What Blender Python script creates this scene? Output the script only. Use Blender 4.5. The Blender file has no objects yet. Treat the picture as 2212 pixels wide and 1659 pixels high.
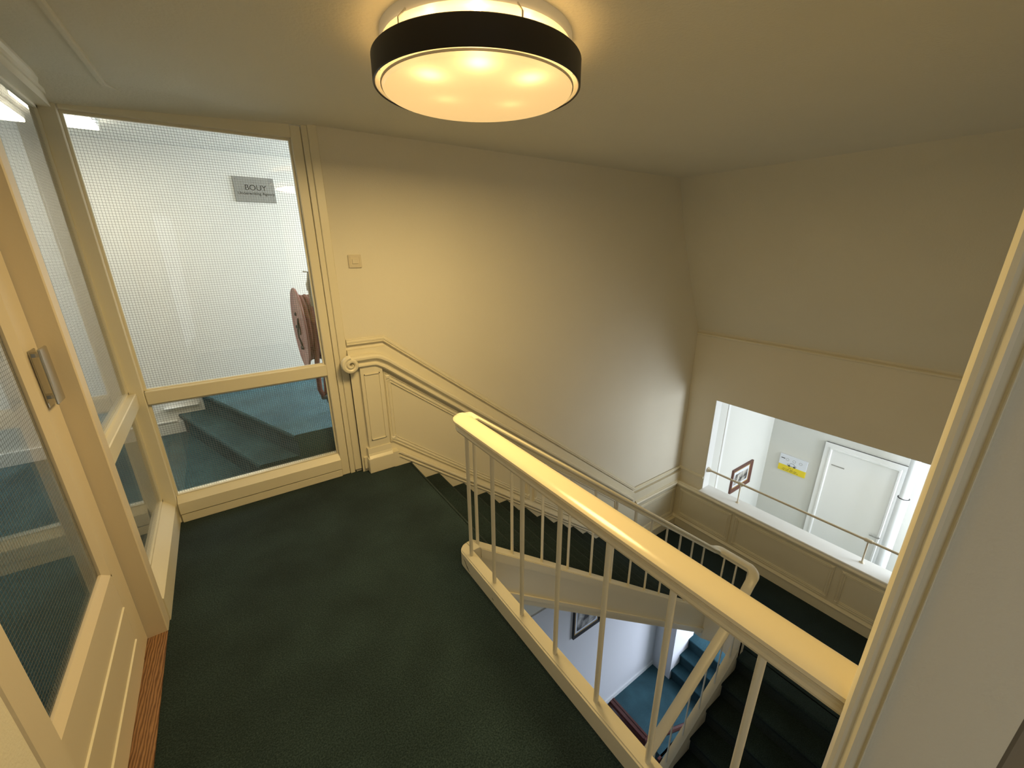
import bpy, math, random
from mathutils import Vector, Matrix
random.seed(7)
PI = math.pi
scene = bpy.context.scene
col = scene.collection

# ------------------------------------------------------------------ camera
def cam_axes(yaw, pit, rol):
    f = Vector((math.sin(yaw)*math.cos(pit), math.cos(yaw)*math.cos(pit), -math.sin(pit)))
    r = Vector((math.cos(yaw), -math.sin(yaw), 0)); d = f.cross(r)
    return r*math.cos(rol)+d*math.sin(rol), -r*math.sin(rol)+d*math.cos(rol), f
_r, _d, _f = cam_axes(math.radians(34.951), math.radians(18.539), math.radians(0.2236))
cam = bpy.data.objects.new('camera', bpy.data.cameras.new('camera')); col.objects.link(cam)
cam.matrix_world = Matrix(((_r.x, -_d.x, -_f.x, 0.0), (_r.y, -_d.y, -_f.y, 0.0), (_r.z, -_d.z, -_f.z, 1.6), (0, 0, 0, 1)))
cam.data.sensor_width = 36.0; cam.data.lens = 36.0*887.7/2212.0
cam.data.clip_start = 0.02; cam.data.clip_end = 100
scene.camera = cam

# ------------------------------------------------------------------ world, light, exposure
scene.view_settings.view_transform = 'Standard'; scene.view_settings.look = 'None'
scene.view_settings.gamma = 1.0; scene.view_settings.use_curve_mapping = False
scene.view_settings.exposure = 1.08
w = bpy.data.worlds.new('world'); scene.world = w; w.use_nodes = True
w.node_tree.nodes['Background'].inputs[0].default_value = (.62, .78, 1, 1)
w.node_tree.nodes['Background'].inputs[1].default_value = .25
scene.cycles.max_bounces = 12; scene.cycles.diffuse_bounces = 6; scene.cycles.transparent_max_bounces = 24
scene.cycles.sample_clamp_indirect = 6.0

def area(name, loc, target, sx, sy, power, color):
    l = bpy.data.lights.new(name, 'AREA'); l.shape = 'RECTANGLE'; l.size = sx; l.size_y = sy
    l.energy = power; l.color = color
    o = bpy.data.objects.new(name, l); col.objects.link(o); o.location = loc
    o.rotation_euler = (Vector(target)-Vector(loc)).to_track_quat('-Z', 'Y').to_euler()
    return o
DAY = (.80, .90, 1.0)
area('daylight_side_hall_window', (6.22, -1.06, -1.15), (5.2, 2.6, -1.3), 1.1, 1.7, 46, (.88, .94, 1.0))
area('added_landing_fill', (-.475, -1.30, 1.15), (1.0, -1.1, 1.1), 1.4, 1.7, 3.0, (.92, .96, 1.0))  # added fill light behind the camera; no window is known there
area('daylight_corridor_window', (2.56, 3.85, 1.80), (-.2, 3.85, .2), 1.2, .8, 42, (.88, .94, 1.0))
area('daylight_lower_hall_window', (6.35, 1.05, -3.95), (4.3, 2.5, -4.3), 1.4, .9, 44, (.74, .83, 1.0))

# ------------------------------------------------------------------ materials
def nodes_of(name):
    m = bpy.data.materials.new(name); m.use_nodes = True
    nt = m.node_tree; b = nt.nodes['Principled BSDF']
    return m, nt, b
def N(nt, t, **kw):
    n = nt.nodes.new(t)
    for k, v in kw.items(): setattr(n, k, v)
    return n
def paint(name, c, rough=.6, bump=.1, scale=200, var=.04, spec=.5, detail=3):
    m, nt, b = nodes_of(name); L = nt.links.new
    tc = N(nt, 'ShaderNodeTexCoord')
    n1 = N(nt, 'ShaderNodeTexNoise'); n1.inputs['Scale'].default_value = 2.3; n1.inputs['Detail'].default_value = 4
    L(tc.outputs['Object'], n1.inputs['Vector'])
    mx = N(nt, 'ShaderNodeMix', data_type='RGBA')
    mx.inputs[6].default_value = tuple(x*(1-var) for x in c)+(1,); mx.inputs[7].default_value = tuple(min(1, x*(1+var)) for x in c)+(1,)
    L(n1.outputs['Fac'], mx.inputs[0]); L(mx.outputs[2], b.inputs['Base Color'])
    n2 = N(nt, 'ShaderNodeTexNoise'); n2.inputs['Scale'].default_value = scale; n2.inputs['Detail'].default_value = detail
    L(tc.outputs['Object'], n2.inputs['Vector'])
    bp = N(nt, 'ShaderNodeBump'); bp.inputs['Strength'].default_value = bump; bp.inputs['Distance'].default_value = .004
    L(n2.outputs['Fac'], bp.inputs['Height']); L(bp.outputs[0], b.inputs['Normal'])
    b.inputs['Roughness'].default_value = rough; b.inputs['Specular IOR Level'].default_value = spec
    return m
M = {}
M['wall'] = paint('cream_wall_plaster', (.74, .705, .60), .75, .22, 160, .03, .3)
M['ceil'] = paint('stippled_ceiling_plaster', (.73, .705, .60), .85, .55, 75, .03, .25, 5)
M['wood'] = paint('cream_gloss_paint', (.74, .695, .55), .34, .06, 60, .03)
M['rail'] = paint('cream_handrail_gloss_paint', (.72, .645, .46), .18, .05, 40, .03)
M['tan'] = paint('cream_door_paint', (.68, .605, .48), .40, .06, 90, .03)
M['white'] = paint('white_plaster', (.80, .80, .775), .7, .12, 120, .02, .3)
M['whitegloss'] = paint('white_gloss_paint', (.82, .83, .83), .35, .03, 60, .015)
M['hall'] = paint('white_hall_plaster', (.66, .665, .635), .7, .15, 120, .02, .3)
M['lav'] = paint('white_lower_wall_plaster', (.72, .72, .74), .7, .12, 120, .02, .3)
M['pipe'] = paint('white_pipe_paint', (.80, .83, .88), .35, .02, 60, .01)
M['plastic'] = paint('ivory_plastic', (.66, .60, .47), .35, .0, 60, .01)
M['black'] = paint('black_lacquer', (.012, .010, .009), .45, .02, 60, .1)
M['reelred'] = paint('faded_red_paint', (.34, .16, .15), .5, .08, 60, .12)
M['hosered'] = paint('red_rubber_hose', (.20, .055, .04), .6, .1, 90, .15)
M['dark'] = paint('dark_metal', (.03, .03, .03), .45, .02, 60, .1)
M['alu'] = paint('brushed_grey_metal', (.30, .30, .28), .5, .03, 90, .05)
M['ink'] = paint('black_ink', (.02, .02, .02), .6, 0, 60, .05)
M['wire'] = paint('dark_wire', (.20, .20, .17), .6, 0, 60, .02)
M['mahog'] = paint('dark_red_wood', (.10, .030, .022), .35, .08, 50, .25)
M['frame'] = paint('brown_picture_frame', (.12, .045, .03), .4, .08, 60, .2)
M['gold'] = paint('gilt_edge', (.50, .33, .12), .4, .05, 60, .1)
M['yellow'] = paint('yellow_print', (.78, .62, .03), .5, 0, 60, .03)
M['paper'] = paint('pale_printed_paper', (.72, .76, .84), .5, 0, 60, .05)
def metal(name, c, rough):
    m, nt, b = nodes_of(name); b.inputs['Base Color'].default_value = c+(1,); b.inputs['Metallic'].default_value = 1; b.inputs['Roughness'].default_value = rough
    tc = N(nt, 'ShaderNodeTexCoord'); n = N(nt, 'ShaderNodeTexNoise'); n.inputs['Scale'].default_value = 40
    nt.links.new(tc.outputs['Object'], n.inputs['Vector'])
    mr = N(nt, 'ShaderNodeMapRange'); mr.inputs[3].default_value = rough*.8; mr.inputs[4].default_value = rough*1.2
    nt.links.new(n.outputs['Fac'], mr.inputs[0]); nt.links.new(mr.outputs[0], b.inputs['Roughness'])
    return m
M['chrome'] = metal('satin_chrome', (.62, .62, .60), .22)
M['brass'] = metal('dull_brass', (.42, .40, .33), .35)
def carpet(name, c1, c2, spec):
    m, nt, b = nodes_of(name); L = nt.links.new
    tc = N(nt, 'ShaderNodeTexCoord')
    n1 = N(nt, 'ShaderNodeTexNoise'); n1.inputs['Scale'].default_value = 190; n1.inputs['Detail'].default_value = 4
    n2 = N(nt, 'ShaderNodeTexNoise'); n2.inputs['Scale'].default_value = 3.2; n2.inputs['Detail'].default_value = 5
    n3 = N(nt, 'ShaderNodeTexVoronoi'); n3.inputs['Scale'].default_value = 120
    for n in (n1, n2, n3): L(tc.outputs['Object'], n.inputs['Vector'])
    r = N(nt, 'ShaderNodeValToRGB'); r.color_ramp.elements[0].position = .40; r.color_ramp.elements[1].position = .63
    r.color_ramp.elements[0].color = c1+(1,); r.color_ramp.elements[1].color = c2+(1,)
    L(n1.outputs['Fac'], r.inputs[0])
    mr = N(nt, 'ShaderNodeMapRange'); mr.inputs[1].default_value = .3; mr.inputs[2].default_value = .7; mr.inputs[3].default_value = .72; mr.inputs[4].default_value = 1.25
    L(n2.outputs['Fac'], mr.inputs[0])
    ml = N(nt, 'ShaderNodeMix', data_type='RGBA', blend_type='MULTIPLY'); ml.inputs[0].default_value = 1
    L(r.outputs[0], ml.inputs[6]); L(mr.outputs[0], ml.inputs[7])
    lt = N(nt, 'ShaderNodeMath', operation='LESS_THAN'); lt.inputs[1].default_value = .10
    L(n3.outputs['Distance'], lt.inputs[0])
    mx = N(nt, 'ShaderNodeMix', data_type='RGBA'); L(lt.outputs[0], mx.inputs[0]); L(ml.outputs[2], mx.inputs[6]); mx.inputs[7].default_value = spec+(1,)
    L(mx.outputs[2], b.inputs['Base Color'])
    bp = N(nt, 'ShaderNodeBump'); bp.inputs['Strength'].default_value = .5; bp.inputs['Distance'].default_value = .006
    L(n1.outputs['Fac'], bp.inputs['Height']); L(bp.outputs[0], b.inputs['Normal'])
    b.inputs['Roughness'].default_value = .95; b.inputs['Specular IOR Level'].default_value = .08
    b.inputs['Sheen Weight'].default_value = .06; b.inputs['Sheen Roughness'].default_value = .6
    return m
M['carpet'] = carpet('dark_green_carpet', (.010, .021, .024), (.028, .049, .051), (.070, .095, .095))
M['stair'] = carpet('shaded_stair_carpet', (.006, .015, .017), (.019, .036, .038), (.045, .065, .065))  # landing carpet darkened: dimmer light on the stairs is put into the colour
M['tealshade'] = carpet('shaded_teal_carpet', (.012, .042, .054), (.026, .072, .088), (.06, .12, .14))  # darker copy of the teal, painting in the shade on the lower steps
M['teal'] = carpet('teal_carpet', (.027, .076, .095), (.056, .124, .146), (.10, .18, .21))
def oak():
    m, nt, b = nodes_of('oak_grain'); L = nt.links.new
    tc = N(nt, 'ShaderNodeTexCoord'); mp = N(nt, 'ShaderNodeMapping'); mp.inputs['Scale'].default_value = (30, 5, 5)
    mp.inputs['Rotation'].default_value = (0, 0, .35)
    wv = N(nt, 'ShaderNodeTexWave'); wv.inputs['Scale'].default_value = 1.2; wv.inputs['Distortion'].default_value = 6; wv.inputs['Detail'].default_value = 3; wv.inputs['Detail Scale'].default_value = 1.5
    L(tc.outputs['Object'], mp.inputs[0]); L(mp.outputs[0], wv.inputs['Vector'])
    r = N(nt, 'ShaderNodeValToRGB'); r.color_ramp.elements[0].color = (.13, .062, .03, 1); r.color_ramp.elements[1].color = (.34, .19, .10, 1)
    L(wv.outputs['Fac'], r.inputs[0]); L(r.outputs[0], b.inputs['Base Color']); b.inputs['Roughness'].default_value = .5
    return m
M['oak'] = oak()
def glass(name, tint=(.965, .97, .955)):
    m, nt, b = nodes_of(name); nt.nodes.remove(b); L = nt.links.new
    out = nt.nodes['Material Output']
    t = N(nt, 'ShaderNodeBsdfTransparent'); t.inputs[0].default_value = tint+(1,)
    g = N(nt, 'ShaderNodeBsdfGlossy'); g.inputs['Roughness'].default_value = .015; g.inputs[0].default_value = (.9, .9, .9, 1)
    fr = N(nt, 'ShaderNodeFresnel')
    ge = N(nt, 'ShaderNodeNewGeometry'); io = N(nt, 'ShaderNodeMapRange'); io.inputs[3].default_value = 1.5; io.inputs[4].default_value = 1/1.5
    L(ge.outputs['Backfacing'], io.inputs[0]); L(io.outputs[0], fr.inputs[0])
    tc = N(nt, 'ShaderNodeTexCoord'); n = N(nt, 'ShaderNodeTexNoise'); n.inputs['Scale'].default_value = 6
    bp = N(nt, 'ShaderNodeBump'); bp.inputs['Strength'].default_value = .01; L(tc.outputs['Object'], n.inputs['Vector']); L(n.outputs['Fac'], bp.inputs['Height']); L(bp.outputs[0], g.inputs['Normal'])
    mx = N(nt, 'ShaderNodeMixShader'); L(fr.outputs[0], mx.inputs[0]); L(t.outputs[0], mx.inputs[1]); L(g.outputs[0], mx.inputs[2]); L(mx.outputs[0], out.inputs[0])
    return m
M['glass'] = glass('wired_glass')
def emit(name, c, s):
    m, nt, b = nodes_of(name); b.inputs['Base Color'].default_value = (.8, .8, .8, 1)
    b.inputs['Emission Color'].default_value = c+(1,); b.inputs['Emission Strength'].default_value = s
    return m
M['fluo'] = emit('fluorescent_diffuser', (1.0, .89, .68), 7.6)
LX, LY = .89, 1.475           # ceiling lamp axis
SPOT = ((-.15, -.255), (-.235, -.10), (.04, -.255), (-.10, .055), (.12, -.03))
def lamp_glass():
    m, nt, b = nodes_of('opal_lamp_glass'); L = nt.links.new
    tc = N(nt, 'ShaderNodeTexCoord')
    acc = None
    for k in range(5):
        px, py = SPOT[k]
        d = N(nt, 'ShaderNodeVectorMath', operation='DISTANCE'); d.inputs[1].default_value = (px, py, 0)
        fl = N(nt, 'ShaderNodeVectorMath', operation='MULTIPLY'); fl.inputs[1].default_value = (1, 1, 0)
        L(tc.outputs['Object'], fl.inputs[0]); L(fl.outputs[0], d.inputs[0])
        q = N(nt, 'ShaderNodeMath', operation='DIVIDE'); q.inputs[1].default_value = .036; L(d.outputs['Value'], q.inputs[0])
        p = N(nt, 'ShaderNodeMath', operation='POWER'); p.inputs[1].default_value = 2.6; L(q.outputs[0], p.inputs[0])
        pl = N(nt, 'ShaderNodeMath', operation='ADD'); pl.inputs[1].default_value = 1; L(p.outputs[0], pl.inputs[0])
        iv = N(nt, 'ShaderNodeMath', operation='DIVIDE'); iv.inputs[0].default_value = (1.6, 1.1, 1.1, .18, .18)[k]; L(pl.outputs[0], iv.inputs[1])
        if acc is None: acc = iv
        else:
            s = N(nt, 'ShaderNodeMath', operation='ADD'); L(acc.outputs[0], s.inputs[0]); L(iv.outputs[0], s.inputs[1]); acc = s
    tot = N(nt, 'ShaderNodeMath', operation='ADD'); tot.inputs[1].default_value = .36; L(acc.outputs[0], tot.inputs[0])
    b.inputs['Base Color'].default_value = (.75, .70, .55, 1); b.inputs['Roughness'].default_value = .25
    b.inputs['Emission Color'].default_value = (1.0, .60, .22, 1); L(tot.outputs[0], b.inputs['Emission Strength'])
    return m
M['lampglass'] = lamp_glass()

# ------------------------------------------------------------------ mesh helpers
class MB:
    def __init__(s): s.v = []; s.f = []
    def add(s, vs, fs):
        o = len(s.v); s.v += [tuple(x) for x in vs]; s.f += [tuple(i+o for i in f) for f in fs]; return s
    def box(s, x0, x1, y0, y1, z0, z1):
        vs = [(x, y, z) for z in (z0, z1) for y in (y0, y1) for x in (x0, x1)]
        return s.add(vs, [(0, 2, 3, 1), (4, 5, 7, 6), (0, 1, 5, 4), (2, 6, 7, 3), (0, 4, 6, 2), (1, 3, 7, 5)])
    def bev(s, x0, x1, y0, y1, z0, z1, b=.004):
        # box with chamfered edges
        c = ((x0+x1)/2, (y0+y1)/2, (z0+z1)/2); h = (abs(x1-x0)/2, abs(y1-y0)/2, abs(z1-z0)/2)
        b = min(b, min(h)*.9)
        vs = []; idx = {}
        for sx in (-1, 1):
            for sy in (-1, 1):
                for sz in (-1, 1):
                    for ax in range(3):
                        p = [c[0]+sx*(h[0]-b), c[1]+sy*(h[1]-b), c[2]+sz*(h[2]-b)]
                        sg = (sx, sy, sz)[ax]; p[ax] = c[ax]+sg*h[ax]
                        idx[(sx, sy, sz, ax)] = len(vs); vs.append(tuple(p))
        fs = []
        for ax in range(3):
            o1, o2 = [(1, 2), (2, 0), (0, 1)][ax]
            for sg in (-1, 1):
                q = []
                for a, bb in ((-1, -1), (1, -1), (1, 1), (-1, 1)):
                    k = [0, 0, 0]; k[ax] = sg; k[o1] = a; k[o2] = bb; q.append(idx[(*k, ax)])
                fs.append(tuple(q) if sg > 0 else tuple(reversed(q)))
        for ax in range(3):
            o1, o2 = [(1, 2), (2, 0), (0, 1)][ax]
            for a in (-1, 1):
                for bb in (-1, 1):
                    k0 = [0, 0, 0]; k1 = [0, 0, 0]; k0[ax] = -1; k1[ax] = 1
                    for k in (k0, k1): k[o1] = a; k[o2] = bb
                    q = (idx[(*k0, o1)], idx[(*k1, o1)], idx[(*k1, o2)], idx[(*k0, o2)])
                    fs.append(q if a*bb < 0 else tuple(reversed(q)))
        for sx in (-1, 1):
            for sy in (-1, 1):
                for sz in (-1, 1):
                    t = tuple(idx[(sx, sy, sz, ax)] for ax in range(3))
                    fs.append(t if sx*sy*sz > 0 else tuple(reversed(t)))
        return s.add(vs, fs)
    def prism(s, poly, axis, a, b):
        # poly in the two other axes (cyclic order kept as given), extruded from a to b
        def P(p, h):
            if axis == 'x': return (h, p[0], p[1])
            if axis == 'y': return (p[0], h, p[1])
            return (p[0], p[1], h)
        n = len(poly); vs = [P(p, a) for p in poly]+[P(p, b) for p in poly]
        fs = [tuple(range(n)), tuple(range(2*n-1, n-1, -1))]+[(i, i+n, (i+1) % n+n, (i+1) % n) for i in range(n)]
        return s.add(vs, fs)
    def loft(s, rings, closed=False, caps=True):
        n = len(rings[0]); m = len(rings); vs = [p for r in rings for p in r]; fs = []
        for i in range(m if closed else m-1):
            j = (i+1) % m
            for k in range(n): fs.append((i*n+k, i*n+(k+1) % n, j*n+(k+1) % n, j*n+k))
        if caps and not closed: fs += [tuple(range(n-1, -1, -1)), tuple((m-1)*n+k for k in range(n))]
        return s.add(vs, fs)
    def sweep(s, path, prof, nrm, closed=False):
        # moulding lying on a plane: prof = (out along nrm, across), mitred
        Nn = Vector(nrm).normalized(); P = [Vector(p) for p in path]; m = len(P); rings = []
        for i in range(m):
            def tan(a, b): return (P[b]-P[a]).normalized()
            if closed: t0, t1 = tan((i-1) % m, i), tan(i, (i+1) % m)
            else: t0 = tan(i-1, i) if i else tan(i, i+1); t1 = tan(i, i+1) if i < m-1 else tan(i-1, i)
            b0, b1 = Nn.cross(t0), Nn.cross(t1); B = b0+b1
            B = B.normalized(); B = B/max(.3, B.dot(b0))
            rings.append([tuple(P[i]+Nn*a+B*c) for a, c in prof])
        return s.loft(rings, closed)
    def railsweep(s, path, prof):
        # plumb cross-section: prof = (side, height)
        P = [Vector(p) for p in path]; m = len(P); rings = []
        def th(a, b):
            d = P[b]-P[a]; d.z = 0; return d.normalized()
        for i in range(m):
            t0 = th(i-1, i) if i else th(i, i+1); t1 = th(i, i+1) if i < m-1 else th(i-1, i)
            z = Vector((0, 0, 1)); b0 = z.cross(t0); b1 = z.cross(t1); B = (b0+b1).normalized(); B = B/max(.3, B.dot(b0))
            rings.append([tuple(P[i]+B*a+z*c) for a, c in prof])
        return s.loft(rings)
    def tube(s, path, r, n=10, closed=False):
        P = [Vector(p) for p in path]; m = len(P); rings = []; R = r if isinstance(r, (list, tuple)) else [r]*m
        up = None
        for i in range(m):
            a = P[(i-1) % m] if (i or closed) else P[i]; b = P[(i+1) % m] if (i < m-1 or closed) else P[i]
            t = (b-a).normalized()
            if up is None:
                up = Vector((0, 0, 1)) if abs(t.z) < .9 else Vector((1, 0, 0))
            u = (up-t*up.dot(t)).normalized(); up = u; w2 = t.cross(u)
            rings.append([tuple(P[i]+(u*math.cos(2*PI*k/n)+w2*math.sin(2*PI*k/n))*R[i]) for k in range(n)])
        return s.loft(rings, closed)
    def lathe(s, prof, c, axis='z', n=48, closed=False):
        # prof: (radius, height along axis)
        rings = []
        for k in range(n):
            a = 2*PI*k/n; ca, sa = math.cos(a), math.sin(a)
            if axis == 'z': rings.append([(c[0]+r*ca, c[1]+r*sa, c[2]+h) for r, h in prof])
            elif axis == 'x': rings.append([(c[0]+h, c[1]+r*ca, c[2]+r*sa) for r, h in prof])
            else: rings.append([(c[0]+r*sa, c[1]+h, c[2]+r*ca) for r, h in prof])
        m = len(prof); vs = [p for r in rings for p in r]; fs = []
        for k in range(n):
            j = (k+1) % n
            for i in range(m if closed else m-1): fs.append((k*m+i, j*m+i, j*m+(i+1) % m, k*m+(i+1) % m))
        return s.add(vs, fs)
ORG = {}
def build(mb, name, mat, parent=None, smooth=False, origin=None):
    if parent is not None: o0 = ORG[parent]
    elif origin is not None: o0 = Vector(origin)
    else:
        xs, ys, zs = zip(*mb.v); o0 = Vector(((min(xs)+max(xs))/2, (min(ys)+max(ys))/2, min(zs)))
    me = bpy.data.meshes.new(name); me.from_pydata([(x-o0.x, y-o0.y, z-o0.z) for x, y, z in mb.v], [], mb.f)
    import bmesh
    bm = bmesh.new(); bm.from_mesh(me); bmesh.ops.recalc_face_normals(bm, faces=bm.faces); bm.to_mesh(me); bm.free()
    if smooth:
        for p in me.polygons: p.use_smooth = True
        try: me.set_sharp_from_angle(angle=math.radians(smooth if smooth > 1 else 38))
        except Exception: pass
    me.materials.append(M[mat] if isinstance(mat, str) else mat)
    ob = bpy.data.objects.new(name, me); col.objects.link(ob)
    if parent is not None: ob.parent = parent
    else: ob.location = o0
    ORG[ob] = o0
    return ob
def tag(o, label, cat=None, group=None, kind=None):
    o['label'] = label
    if cat: o['category'] = cat
    if group: o['group'] = group
    if kind: o['kind'] = kind
    return o
def empty(name, loc, label, cat, group=None, kind=None):
    o = bpy.data.objects.new(name, None); col.objects.link(o); o.location = loc; o.empty_display_size = .05
    ORG[o] = Vector(loc); return tag(o, label, cat, group, kind)
def inst(src, parent, offset):
    c = src.copy(); col.objects.link(c); c.parent = parent; c.location = Vector(src.location)+Vector(offset); ORG[c] = ORG[src]; return c
def text(body, size, loc, rot, mat, parent, name, ext=.0006, align='CENTER'):
    cu = bpy.data.curves.new(name, 'FONT'); cu.body = body; cu.size = size; cu.extrude = ext; cu.align_x = align
    t = bpy.data.objects.new(name, cu); col.objects.link(t)
    dg = bpy.context.evaluated_depsgraph_get(); me = bpy.data.meshes.new_from_object(t.evaluated_get(dg)); me.name = name
    bpy.data.objects.remove(t); me.materials.clear(); me.materials.append(M[mat])
    o = bpy.data.objects.new(name, me); col.objects.link(o); o.parent = parent
    o.location = Vector(loc)-ORG[parent]; o.rotation_euler = rot; ORG[o] = ORG[parent]; return o
def arc(cx, cy, r, a0, a1, n=6): return [(cx+r*math.cos(math.radians(a0+(a1-a0)*i/n)), cy+r*math.sin(math.radians(a0+(a1-a0)*i/n))) for i in range(n+1)]

# ------------------------------------------------------------------ dimensions
CZ = 2.27                    # landing ceiling
YB = 2.90                    # stair wall
RI, GO = .176, .2257         # riser and going of the upper flight
S1 = .78                     # its pitch
MZ = -2.288                  # half landing
LZ = -5.236                  # lower hall
XR = 4.95                    # wall with the opening

# ================================================================== SETTING
fl = build(MB().prism([(-.50, -2.2), (.83, -2.2), (.83, 1.645), (.98, 1.645), (.98, 2.9), (-.50, 2.9)], 'z', -.30, 0), 'floor', 'carpet')
tag(fl, 'dark green carpeted upper landing beside the balustrade', 'floor', kind='structure')
# rounded carpet nosing at the head of the stairs
build(MB().prism([(.975, 0)]+arc(.978, -.022, .022, 90, 0, 6)+[(1.0, -.05), (.995, -.2), (.975, -.2)], 'y', 1.645, 2.80), 'carpet_nosing', 'carpet', fl, True)
cf = build(MB().prism([(-2.4, -1.5), (-.50, -1.5), (-.50, 2.92), (.55, 2.92), (.55, 3.0), (2.6, 3.0), (2.6, 4.6), (-2.4, 4.6)], 'z', -.25, -.001), 'floor', 'teal')
tag(cf, 'teal carpet of the corridor behind the wired glass', 'floor', kind='structure')
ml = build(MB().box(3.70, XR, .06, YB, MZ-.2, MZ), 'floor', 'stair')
tag(ml, 'dark carpeted half landing at the foot of the upper flight', 'floor', kind='structure')

# ceiling with the mansard slope
cprof = [(-.56, CZ), (4.19, CZ), (4.22, 2.20), (4.36, 1.80), (4.53, 1.41), (4.72, 1.02), (4.965, .55)]
cpoly = cprof+[(5.12, .55), (5.12, 2.5), (-.56, 2.5)]
ce = build(MB().prism(cpoly, 'y', -2.25, 2.985), 'ceiling', 'ceil', None, 30)
tag(ce, 'stippled cream ceiling sloping down over the stairwell', 'ceiling', kind='structure')
build(MB().loft([[(-.47, 2.905, CZ+.01), (-.47, 2.905, 2.205), (-.47, 2.87, 2.212), (-.47, 2.80, 2.235), (-.47, 2.70, 2.26), (-.47, 2.6, CZ+.005)], [(.62, 2.905, CZ+.01), (.62, 2.905, 2.262), (.62, 2.89, 2.265), (.62, 2.88, 2.267), (.62, 2.86, 2.269), (.62, 2.8, CZ+.005)]]), 'cove', 'ceil', ce, 60)
cc = MB().box(-2.45, -.55, -1.5, 4.65, 2.36, 2.48).box(-.55, 2.65, 2.975, 4.65, 2.36, 2.48)
tag(build(cc, 'ceiling', 'white'), 'white corridor ceiling behind the wired glass', 'ceiling', kind='structure')
cc = MB().box(5.08, 6.95, -1.2, 2.7, .0, .1)
tag(build(cc, 'ceiling', 'white'), 'white ceiling of the bright side hall', 'ceiling', kind='structure')

# back (stair) wall
wb = build(MB().box(.60, 5.1, YB, 3.02, -5.5, 2.35), 'wall_back', 'wall')
tag(wb, 'cream plastered wall along the descending stairs', 'wall', kind='structure')
# right wall, built round its two openings
ya, yb_, za, zb = .35, 2.53, -1.60, -.27
wr = MB()
wr.box(XR, 5.10, -1.2, 3.0, zb, .62).box(XR, 5.10, yb_, 3.0, za, zb).box(XR, 5.10, -1.2, ya, za, zb)
wr.box(XR, 5.10, -1.2, 3.0, -3.45, za)
wr.box(XR, 5.10, 2.56, 3.0, -5.5, -3.45).box(XR, 5.10, -1.2, .45, -5.5, -3.45)
wr = build(wr, 'wall_right', 'wall'); tag(wr, 'cream wall with a wide opening above the half landing', 'wall', kind='structure')
# end of the wall beside the camera, with its moulded corner
prof = [(5.0, .081), (.770, .081), (.762, .079), (.756, .074), (.755, .068), (.759, .064), (.759, .061), (.754, .058), (.751, .053), (.7525, .0485), (.757, .045), (.760, .0415), (.759, .039), (.7545, .0385), (.7535, .0375), (.7545, .0365), (.768, .036), (.768, -.081), (5.0, -.081)]
wf = build(MB().prism([(5.0, .078), (.772, .078), (.772, -.081), (5.0, -.081)], 'z', -5.5, CZ+.02), 'wall_front', 'wall')
tag(wf, 'cream wall end close beside the handrail', 'wall', kind='structure')
build(MB().prism([(.80, .081)]+prof[1:17]+[(.80, .036)], 'z', -.3, CZ), 'corner_moulding', 'wood', wf, 30)
w2 = build(MB().box(.95, 1.05, -2.25, -.08, -.3, CZ+.02).box(-.56, 1.05, -2.3, -2.2, -.3, CZ+.02), 'wall_rear', 'wall')
tag(w2, 'cream walls of the landing beside the moulded wall end', 'wall', kind='structure')
shade_strip = build(MB().bev(.80, .95, -.22, -.084, -.3, CZ, .004), 'trim_shade', paint('painted_recess_shade', (.30, .25, .18), .5, .05, 60, .05)); tag(shade_strip, 'added brown strip painting in the shade behind the wall end', 'door jamb', kind='structure')  # added strip; its brown stands in for shade in the recess
w3 = build(MB().box(-.56, -.46, -.6, .965, -.3, CZ+.02).box(-.56, -.46, -2.25, -2.0, -.3, CZ+.02).box(-.56, -.46, -2.0, -.6, -.3, .30).box(-.56, -.46, -2.0, -.6, 2.0, CZ+.02), 'wall_left', 'wall')  # gap made for the added fill light
tag(w3, 'cream wall before the glazed door', 'wall', kind='structure')
# corridor walls
w4 = build(MB().box(-2.45, 2.65, 4.55, 4.67, -.3, 2.45).box(-2.5, -2.4, -1.5, 4.6, -.3, 2.45).box(-2.45, -.5, -1.6, -1.5, -.3, 2.45)
           .box(2.6, 2.7, 3.0, 4.6, -.3, .55).box(2.6, 2.7, 3.0, 4.6, 2.15, 2.45).box(2.6, 2.7, 3.0, 3.2, .55, 2.15).box(2.6, 2.7, 4.5, 4.6, .55, 2.15), 'wall_corridor', 'white')
tag(w4, 'bright white corridor wall behind the wired glass', 'wall', kind='structure')
build(MB().prism([(-.62, 0), (-2.4, 0), (-2.4, .105), (-.62, .105)], 'y', 4.53, 4.55).box(-.62, -.42, 4.53, 4.55, 0, .105), 'baseboard', 'whitegloss', w4)
for (x0, x1, z0, z1) in ((-.585, -.34, .235, .245), (-.90, -.52, .112, .120)):
    build(MB().box(x0, x1, 4.525, 4.55, z0, z1), 'bead', 'whitegloss', w4)
# side hall behind the opening
w5 = build(MB().box(6.85, 6.95, -1.2, 2.6, -3.3, .1).box(5.10, 6.9, yb_, 2.65, -3.3, .1)
           .box(5.08, 5.67, -1.2, -1.1, -3.3, .1).box(6.77, 6.9, -1.2, -1.1, -3.3, .1).box(5.67, 6.77, -1.2, -1.1, -.3, .1).box(5.67, 6.77, -1.2, -1.1, -3.3, -2.0), 'wall_side_hall', 'hall')
tag(w5, 'white sunlit walls of the hall behind the opening', 'wall', kind='structure')
tag(build(MB().box(5.08, 6.95, -1.2, 2.6, -3.35, -3.25), 'floor', 'teal'), 'carpet of the bright side hall behind the opening', 'floor', kind='structure')
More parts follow.
